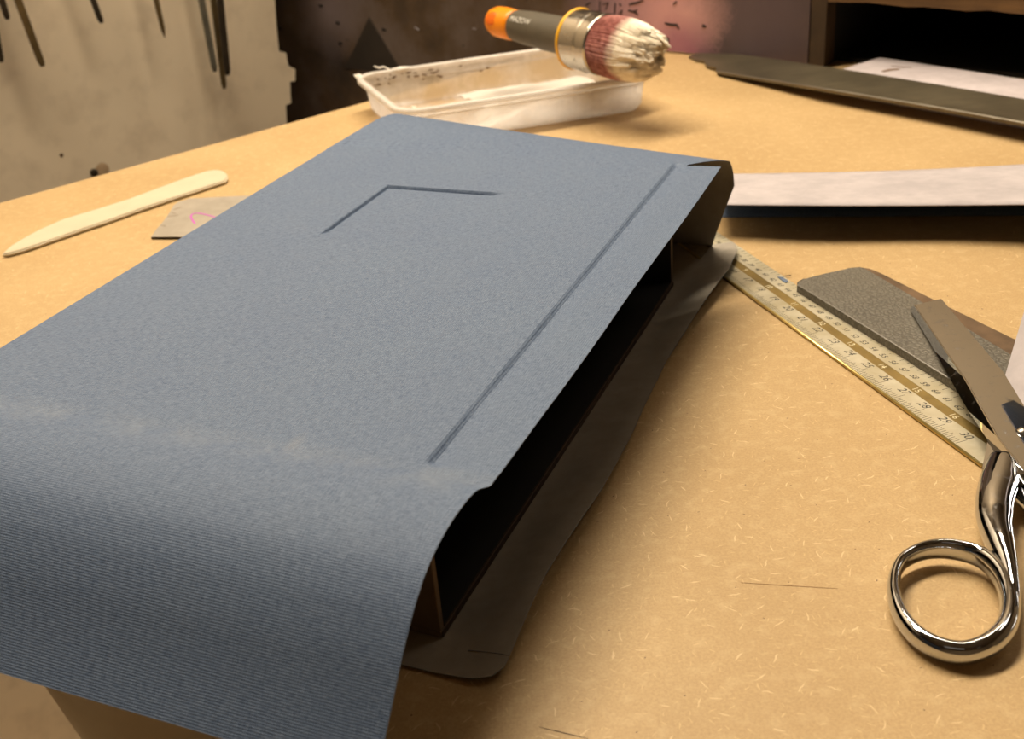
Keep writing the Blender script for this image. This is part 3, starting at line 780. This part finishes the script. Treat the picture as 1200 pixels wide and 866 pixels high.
# left handle: shank, neck and finger ring
hz = .0052
cring = catmull([at(x, y, z) for x, y, z in ((1112, 643.5, .0075), (1147, 652, .0078), (1171, 673, .0082), (1183, 703, .0078), (1180, 732, .007), (1161, 754, .006), (1130, 765, .0052), (1098, 759, .0052), (1071, 742, .0055), (1053, 716, .006), (1047, 685, .0065), (1056, 660, .007), (1081, 646, .0073))], 10, True)
def ringrad(i, n):
    a = i / n
    return (.0029 + .0008 * math.sin(a * 2 * math.pi * 1 - .8), .0046 + .0004 * math.sin(a * 2 * math.pi))
n_ = len(cring)
obj('finger_ring', sweep(cring, [ringrad(i, n_) for i in range(n_)], 20, True), M_CHROME, sc, smooth=True)
shp = catmull([at(x, y, z) for x, y, z in ((1178, 536, .0125), (1172, 560, .0122), (1166, 585, .0118), (1166, 612, .0108), (1173, 640, .0098), (1181, 668, .009), (1186, 700, .0080), (1184, 722, .0072))], 8)
def shr(k):
    pts = [(0, .0058, .0030), (.15, .0076, .0044), (.38, .0070, .0058), (.55, .0056, .0058), (.75, .0036, .0048), (.9, .0028, .0042), (1, .0020, .003)]
    for (a, b, c), (d, e, f) in zip(pts, pts[1:]):
        if k <= d: t = (k - a) / (d - a); return (lerp(b, e, t), lerp(c, f, t))
    return pts[-1][1:]
obj('shank', sweep(shp, [shr(i / (len(shp) - 1)) for i in range(len(shp))], 24), M_CHROME, sc, smooth=True)
# bolster: flat light facet where the shank meets the blade
bo = [at(1157, 518, .0105), at(1190, 560, .0135), at(1188, 575, .0135), at(1168, 556, .0132), at(1151, 549, .0115)]
obj('bolster', prism(bo, (0, 0, -.006)), M_CHROME, sc)
# right handle: curves out of the picture
sh2 = catmull([at(x, y, z) for x, y, z in ((1196, 560, .0075), (1206, 580, .0075), (1232, 612, .007), (1268, 650, .0065), (1300, 690, .006))], 8)
obj('shank', sweep(sh2, [(lerp(.0075, .0035, clamp(i / len(sh2))), lerp(.0048, .0042, i / len(sh2))) for i in range(len(sh2))], 24), M_CHROME, sc, smooth=True)
r2 = catmull([at(x, y, .0055) for x, y in ((1300, 690), (1310, 740), (1350, 800), (1430, 830), (1480, 790), (1470, 730), (1420, 690), (1350, 670))], 8, True)
obj('finger_ring', sweep(r2, (.003, .0048), 20, True), M_CHROME, sc, smooth=True)

# ================================================================ OFFCUTS
# white-backed offcut sloping down over the blade, blue side under
oc = [at(1178, 439.5, .0225), at(1214, 498, .0235), at(1330, 470, .045), at(1330, 330, .060), at(1203, 355, .040)]
bm = bmesh.new(); f_ = bm.faces.new([bm.verts.new(p) for p in oc]); bmesh.ops.triangulate(bm, faces=[f_]); bmesh.ops.recalc_face_normals(bm, faces=bm.faces)
me = bpy.data.meshes.new('offcut'); bm.to_mesh(me); bm.free()
if sum(p.normal.z for p in me.polygons) < 0: me.flip_normals()
me.materials.append(M_WHITE); me.materials.append(M_BLUE)
o = obj('cloth_offcut', me, None, label='white-backed blue cloth offcut leaning over the scissor blade at the right frame edge', cat='cloth scrap')
s_ = o.modifiers.new('thickness', 'SOLIDIFY'); s_.thickness = .0005; s_.offset = -1; s_.material_offset = 1
sp_ = [(911, 324), (917, 324.5), (923.5, 329), (922, 331), (919, 330.5)]
obj('cloth_scrap', prism([at(x, y, .0022) for x, y in sp_], (0, 0, -.002)), M_BLUE, label='tiny blue cloth scrap lying against the far edge of the rule', cat='cloth scrap')
th = [at(x, y, .0012) for x, y in ((914, 325), (920, 323.5), (927, 322.5))]
obj('loose_thread', sweep(th, (.00025, .00025), 6), M_INK, label='short dark thread lying beside the tiny blue scrap', cat='thread')

# ================================================================ GLUE TUB
ZR = .034
FL, FR, BLc = at(467, 132, ZR), at(775, 86, ZR), at(412, 87.5, ZR)
tx = (FR - FL).normalized(); ty = (BLc - FL).normalized(); TW = (FR - FL).length; TD = (BLc - FL).length
tub = thing('glue_tub', V(((FL + FR).x / 2, (FL + FR).y / 2 + .07, 0)), 'translucent plastic tub smeared with white glue, standing behind the box', 'tub')
TO = FL.copy(); TO.z = 0
def tw(x, y, z): return TO + tx * x + ty * y + V((0, 0, z))
def rrect(x0, x1, y0, y1, r, n=8):
    o = []
    for cx, cy, a0 in ((x1 - r, y0 + r, -90), (x1 - r, y1 - r, 0), (x0 + r, y1 - r, 90), (x0 + r, y0 + r, 180)):
        for k in range(n + 1): a = R(a0 + 90 * k / n); o.append((cx + r * math.cos(a), cy + r * math.sin(a)))
    return o
def loops(prof, name, mat, closed_end=True, cap_first=False, parent=tub, rfun=lambda i: .02):
    bm = bmesh.new(); rings = []
    for ins, z in prof: 
        rings.append([bm.verts.new(tw(x, y, z)) for x, y in rrect(ins, TW - ins, ins, TD - ins, max(.004, .022 - ins * .6))])
    for A_, B_ in zip(rings, rings[1:]):
        n = len(A_)
        for k in range(n): bm.faces.new((A_[k], A_[(k + 1) % n], B_[(k + 1) % n], B_[k]))
    if closed_end: bm.faces.new(rings[-1])
    if cap_first: bm.faces.new(rings[0][::-1])
    bmesh.ops.recalc_face_normals(bm, faces=bm.faces)
    return obj(name, bm, mat, parent, smooth=True)
t = NT('milky_plastic'); co = t.co(); n1 = t.noise(co, 32, 5, .6); n2 = t.noise(co, 90, 4)
smear = t.mapr(n1, .40, .62, 0, .85)
tr = t.n('ShaderNodeBsdfTransparent', {0: (.97, .95, .92, 1)}); tl = t.n('ShaderNodeBsdfTranslucent', {0: srgb(248, 248, 250)})
t.set(base=srgb(240, 236, 230), rough=.25, spec=.5)
m1 = t.n('ShaderNodeMixShader'); t.t.links.new(tr.outputs[0], m1.inputs[1]); t.t.links.new(t.b.outputs[0], m1.inputs[2])
t.t.links.new(t.math('ADD', t.math('MULTIPLY', smear, .5), .10, cl=True), m1.inputs[0])
m2 = t.n('ShaderNodeMixShader'); t.t.links.new(m1.outputs[0], m2.inputs[1]); t.t.links.new(tl.outputs[0], m2.inputs[2]); m2.inputs[0].default_value = .38
t.t.links.new(m2.outputs[0], t.out.inputs[0]); t.bump(n2, .2, .001); M_TUB = t.m
t = NT('milky_plastic_rim'); tl = t.n('ShaderNodeBsdfTranslucent', {0: srgb(246, 244, 244)}); t.set(base=srgb(240, 236, 230), rough=.25)
m1 = t.n('ShaderNodeMixShader'); t.t.links.new(t.b.outputs[0], m1.inputs[1]); t.t.links.new(tl.outputs[0], m1.inputs[2]); m1.inputs[0].default_value = .4
tr = t.n('ShaderNodeBsdfTransparent'); m2 = t.n('ShaderNodeMixShader'); t.t.links.new(m1.outputs[0], m2.inputs[1]); t.t.links.new(tr.outputs[0], m2.inputs[2])
t.t.links.new(t.mapr(t.noise(t.co(), 60, 4), .3, .6, .35, .1), m2.inputs[0])
t.t.links.new(m2.outputs[0], t.out.inputs[0]); M_RIM = t.m
t = NT('white_glue'); co = t.co(); n1 = t.noise(co, 60, 4); t.set(base=srgb(246, 242, 234), rough=.35, spec=.5); t.bump(n1, .4, .002)
tl = t.n('ShaderNodeBsdfTranslucent', {0: srgb(252, 250, 248)}); m1 = t.n('ShaderNodeMixShader'); t.t.links.new(t.b.outputs[0], m1.inputs[1]); t.t.links.new(tl.outputs[0], m1.inputs[2]); m1.inputs[0].default_value = .4; t.t.links.new(m1.outputs[0], t.out.inputs[0]); M_GLUE = t.m
loops([(.0045, ZR - .0005), (.0060, ZR - .006), (.0085, .006), (.012, .0012), (.018, .0006)], 'wall_shell', M_TUB)
loops([(.0052, ZR - .0008), (.0068, ZR - .0065), (.0093, .0065), (.0128, .0020), (.019, .0014)][:4], 'inner_shell', M_TUB, closed_end=True)
loops([(.0052, ZR - .0005), (.0045, ZR), (.0012, ZR + .0003), (.0, ZR - .0005), (.0, ZR - .0042), (.0009, ZR - .0044), (.0012, ZR - .0014), (.0046, ZR - .0012)], 'rim', M_RIM, closed_end=False)
loops([(.0072, ZR - .0075), (.0062, ZR - .0078), (.0062, ZR - .009), (.0074, ZR - .0093)], 'lid_groove', M_RIM, closed_end=False)
# glue pooled at the right, thin at the left, climbing the front wall
bm = bmesh.new(); nx, ny = 60, 36; g = []
for i in range(nx + 1):
    row = []
    for j in range(ny + 1):
        x = lerp(.0105, TW - .0105, i / nx); y = lerp(.0105, TD - .0105, j / ny)
        cxx = clamp(x, .024, TW - .024); cyy = clamp(y, .024, TD - .024); d_ = math.hypot(x - cxx, y - cyy)
        if d_ > .0138: x = cxx + (x - cxx) * .0138 / d_; y = cyy + (y - cyy) * .0138 / d_
        q = V((x * 30, y * 30, 1))
        h = .0020 + .012 * sm((i / nx - .30) / .3) * (1 - .8 * sm((j / ny - .35) / .35)) + .0016 * noise.noise(q) + .001 * noise.noise(q * 3)
        h += (.013 + .005 * noise.noise(V((x * 40, 3, 0)))) * math.exp(-(j / ny) / .05) * sm((i / nx - .05) / .2)
        row.append(bm.verts.new(tw(x, y, clamp(h, .0018, ZR - .009))))
    g.append(row)
for i in range(nx):
    for j in range(ny):      # the pool is broken: bare plastic where the glue has run out
        hm = sum(g[p][q].co.z for p, q in ((i, j), (i + 1, j), (i + 1, j + 1), (i, j + 1))) / 4
        if hm > .0031 + .0012 * noise.noise(V((i * .21, j * .21, 4))): bm.faces.new((g[i][j], g[i + 1][j], g[i + 1][j + 1], g[i][j + 1]))
bmesh.ops.delete(bm, geom=[v for v in bm.verts if not v.link_faces], context='VERTS')
bmesh.ops.recalc_face_normals(bm, faces=bm.faces)
obj('glue', bm, M_GLUE, tub, smooth=True)
# dried glue drips on the rim and smears on the inside of the far wall
def blobm(c, rx, ry, rz, seed):
    bm = bmesh.new(); bmesh.ops.create_icosphere(bm, subdivisions=3, radius=1)
    for v in bm.verts:
        k = 1 + .35 * noise.noise(v.co * 1.6 + V((seed, 0, 0))); p = v.co * k
        v.co = V(c) + tx * p.x * rx + ty * p.y * ry + V((0, 0, p.z * rz))
    return bm
obj('dried_glue', blobm(tw(.046, TD - .003, ZR), .010, .003, .0016, 1), M_GLUE, tub, smooth=True)
obj('dried_glue', blobm(tw(.004, TD - .010, ZR), .004, .007, .0014, 3), M_GLUE, tub, smooth=True)
obj('glue_thread', sweep(catmull([tw(.036, TD - .002, ZR), tw(.031, TD + .000, ZR + .003), tw(.027, TD + .000, ZR + .0028), tw(.022, TD + .0, ZR + .0048)], 5), (.0008, .0008), 8), M_GLUE, tub, smooth=True)
t = NT('grey_glue_residue'); t.set(base=srgb(118, 100, 84), rough=.7); M_RES = t.m
for k in range(26):
    x = random.choice((random.uniform(.02, .09), random.uniform(.02, .15))); z = ZR - random.uniform(.003, .012)
    obj('residue_fleck', blobm(tw(x, TD - .0068 - (ZR - z) * .06, z), random.uniform(.0008, .003), .0004, random.uniform(.0005, .001), k), M_RES, tub)

# ================================================================ ROUND BRUSH
BA0 = at(574, 23, .071); BB0 = at(773, 67, .063)
bd = (BB0 - BA0).normalized(); BL_ = (BB0 - BA0).length
br = thing('round_paint_brush', (BA0 + BB0) / 2, 'thick round paint brush, orange-tipped grey handle, lying across the glue tub', 'brush')
FS, FE_ = BL_ * .555, BL_ * .715         # ferrule start and end
bx_, by_, _ = frame(bd)
grip = obj('grip', lathe(BA0, BB0, [(.036, .0130), (.040, .0138), (.055, .0150), (.08, .0158), (.105, .0160), (FS - .004, .0165), (FS + .002, .0168)], 40), M_GRIP, br, smooth=True)
hend = obj('handle_end', lathe(BA0, BB0, [(.0, .0004), (.0006, .0040), (.0025, .0080), (.006, .0112), (.012, .0134), (.020, .0140), (.032, .0138), (.0385, .0133)], 40), M_ORANGE, br, smooth=True)
hc = BA0 + bd * .017
toc = (V((0, 0, HC)) - hc); toc = (toc - bd * toc.dot(bd)).normalized(); tup = (toc * 1. + V((0, 0, 1)) * .12); tup = (tup - bd * tup.dot(bd)).normalized(); tsd = bd.cross(tup)
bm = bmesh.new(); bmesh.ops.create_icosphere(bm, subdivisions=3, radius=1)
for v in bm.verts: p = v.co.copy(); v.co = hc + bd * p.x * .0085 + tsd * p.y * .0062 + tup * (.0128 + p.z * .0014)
obj('hollow_shade', bm, M_ORANGED, hend, smooth=True, label='deep orange oval, colour standing for a shaded hollow')  # solid oval; its darker orange stands for shade in a hollow
FR_ = .0254
obj('collar', lathe(BA0, BB0, [(FS - .002, .0165), (FS - .002, FR_ - .001), (FS - .001, FR_ + .0008), (FS + .001, FR_ + .0008), (FS + .002, FR_ - .0005)], 64), M_YELLOW, br, smooth=True, label='thin yellow ring')
pf = [(FS + .001, FR_ - .002), (FS + .0012, FR_)]
Lf = FE_ - FS
for k in range(0, 21):
    q = k / 20; rr_ = FR_ + (.0006 * math.exp(-((q - .55) / .03) ** 2) - .0006 * math.exp(-((q - .62) / .02) ** 2) + .0005 * math.exp(-((q - .93) / .03) ** 2)); pf.append((FS + .002 + (Lf - .003) * q, rr_))
pf += [(FE_, FR_ - .0005), (FE_ - .0005, FR_ - .0014), (FE_ - .004, FR_ - .0016)]
obj('ferrule', lathe(BA0, BB0, pf, 64), M_FERR, br, smooth=True)
# white lettering on the grip
tc = BA0 + bd * .057
cu = bpy.data.curves.new('lettering', 'FONT'); cu.body = 'MAZOW'; cu.size = .0066; cu.extrude = .00005; cu.align_x = 'CENTER'; cu.align_y = 'CENTER'
to = bpy.data.objects.new('lettering', cu); C.objects.link(to); me = bpy.data.meshes.new_from_object(to); bpy.data.objects.remove(to)
tn = (toc * .95 + V((0, 0, 1)) * .38); tn = (tn - bd * tn.dot(bd)).normalized(); tyv = tn.cross(bd)
for v in me.vertices:
    a_ = v.co.y / .0148; v.co = tc + bd * (v.co.x) + (tn * math.cos(a_) + tyv * math.sin(a_)) * (.0157 + v.co.z + .0001)
obj('lettering', me, simple('white_print', srgb(214, 210, 200), .5), grip, label='small white lettering')
# bristles: a core and many tapered clumps
def mat_bristle():
    t = NT('glue_soaked_bristles'); a = t.n('ShaderNodeAttribute', attribute_name='along'); al = a.outputs['Fac']
    n = t.noise(t.co(), 260, 3); n2 = t.noise(t.co(), 60, 3); k = t.math('ADD', al, t.math('MULTIPLY', t.math('SUBTRACT', n2, .5), .35))
    pink = t.ramp(n, [(.3, srgb(122, 60, 56)), (.7, srgb(190, 128, 120))]); white = t.ramp(n, [(.3, srgb(224, 212, 190)), (.7, srgb(250, 242, 226))])
    t.set(base=t.mix(t.mapr(k, .38, .54), pink, white), rough=.5); return t.m
M_BR = mat_bristle()
bm = bmesh.new(); al = bm.verts.layers.float.new('along')
BLn = BL_ - FE_ + .006
def hair(r, a, ln, w0, w1, spread, jit):
    segs = 5; rings = []
    for i in range(segs + 1):
        k = i / segs; s = FE_ - .003 + ln * k
        rad = r * (1 + spread * math.sin(min(1, k * 1.15) * math.pi * .62)) * (1 - .20 * k ** 3); aa = a + jit[0] * k * k
        c = BA0 + bd * s + (bx_ * math.cos(aa) + by_ * math.sin(aa)) * (rad + jit[1] * k * k)
        ww = lerp(w0, w1, k) if i < segs else w1 * .35
        ring = []
        for q in range(4):
            b_ = q * math.pi / 2 + a; ring.append(bm.verts.new(c + (bx_ * math.cos(b_) + by_ * math.sin(b_)) * ww)); ring[-1][al] = k * ln / BLn
        rings.append(ring)
    for A_, B_ in zip(rings, rings[1:]):
        for q in range(4): bm.faces.new((A_[q], A_[(q + 1) % 4], B_[(q + 1) % 4], B_[q]))
    bm.faces.new(rings[-1])
for k in range(2600):
    r = FR_ * .93 * math.sqrt(random.uniform(.0, 1)); a = random.uniform(0, 2 * math.pi)
    if k < 1300: r = FR_ * random.uniform(.86, .955)
    rr = r / FR_
    dome = 1 - .34 * rr ** 3
    dip = .30 * math.exp(-(((rr * math.cos(a) + .25) / .38) ** 2 + ((rr * math.sin(a) + .1) / .30) ** 2))
    cl_ = noise.noise(V((math.cos(a) * rr * 4.5, math.sin(a) * rr * 4.5, 7)))
    ln = BLn * (dome - dip + .13 * cl_ + random.uniform(-.02, .02))
    hair(r, a + cl_ * .05, ln, .00034, .0011 if k % 3 else .0007, .07, (cl_ * .12, random.uniform(-.0008, .0006)))
bmesh.ops.recalc_face_normals(bm, faces=bm.faces)
obj('bristles', bm, M_BR, br, kind='stuff')

# ================================================================ WHITE BUCKET ON THE FLOOR
P1 = at(45, 790, -.22); hd = V((P1.x, P1.y, 0)).normalized(); rr0 = V((hd.y, -hd.x, 0))
R1 = .15; bc = P1 + rr0 * R1; zq = -.22
while at(95, 866, zq).dot(hd) < bc.dot(hd) - .01: zq -= .005
R2 = (bc - at(95, 866, zq)).dot(rr0)
def rbin(z): return max(.075, R1 + (R2 - R1) * (z + .22) / (zq + .22))
bk = thing('plastic_bin', (bc.x, bc.y, -.9), 'tall dusty off-white plastic bin standing on the floor below the cloth hem', 'bin')
bkm = simple('dusty_white_plastic', srgb(226, 212, 186), .35, nscale=12, namt=.1)
zz_ = [-.9, -.7, -.5, -.4, -.3, -.2, -.12]
obj('bin_body', lathe((bc.x, bc.y, -.9), (bc.x, bc.y, 0), [(0, rbin(-.9) * .95)] + [(z + .9 + .002, rbin(z)) for z in zz_] + [(z + .9 + .003, rbin(z) - .003) for z in zz_[::-1]], 64), bkm, bk, smooth=True)
obj('bin_rim', lathe((bc.x, bc.y, -.9), (bc.x, bc.y, 0), [(.765, rbin(-.135) + .0005), (.765, rbin(-.135) + .005), (.784, rbin(-.12) + .005), (.784, rbin(-.12) - .003)], 64, cap=False), bkm, bk)
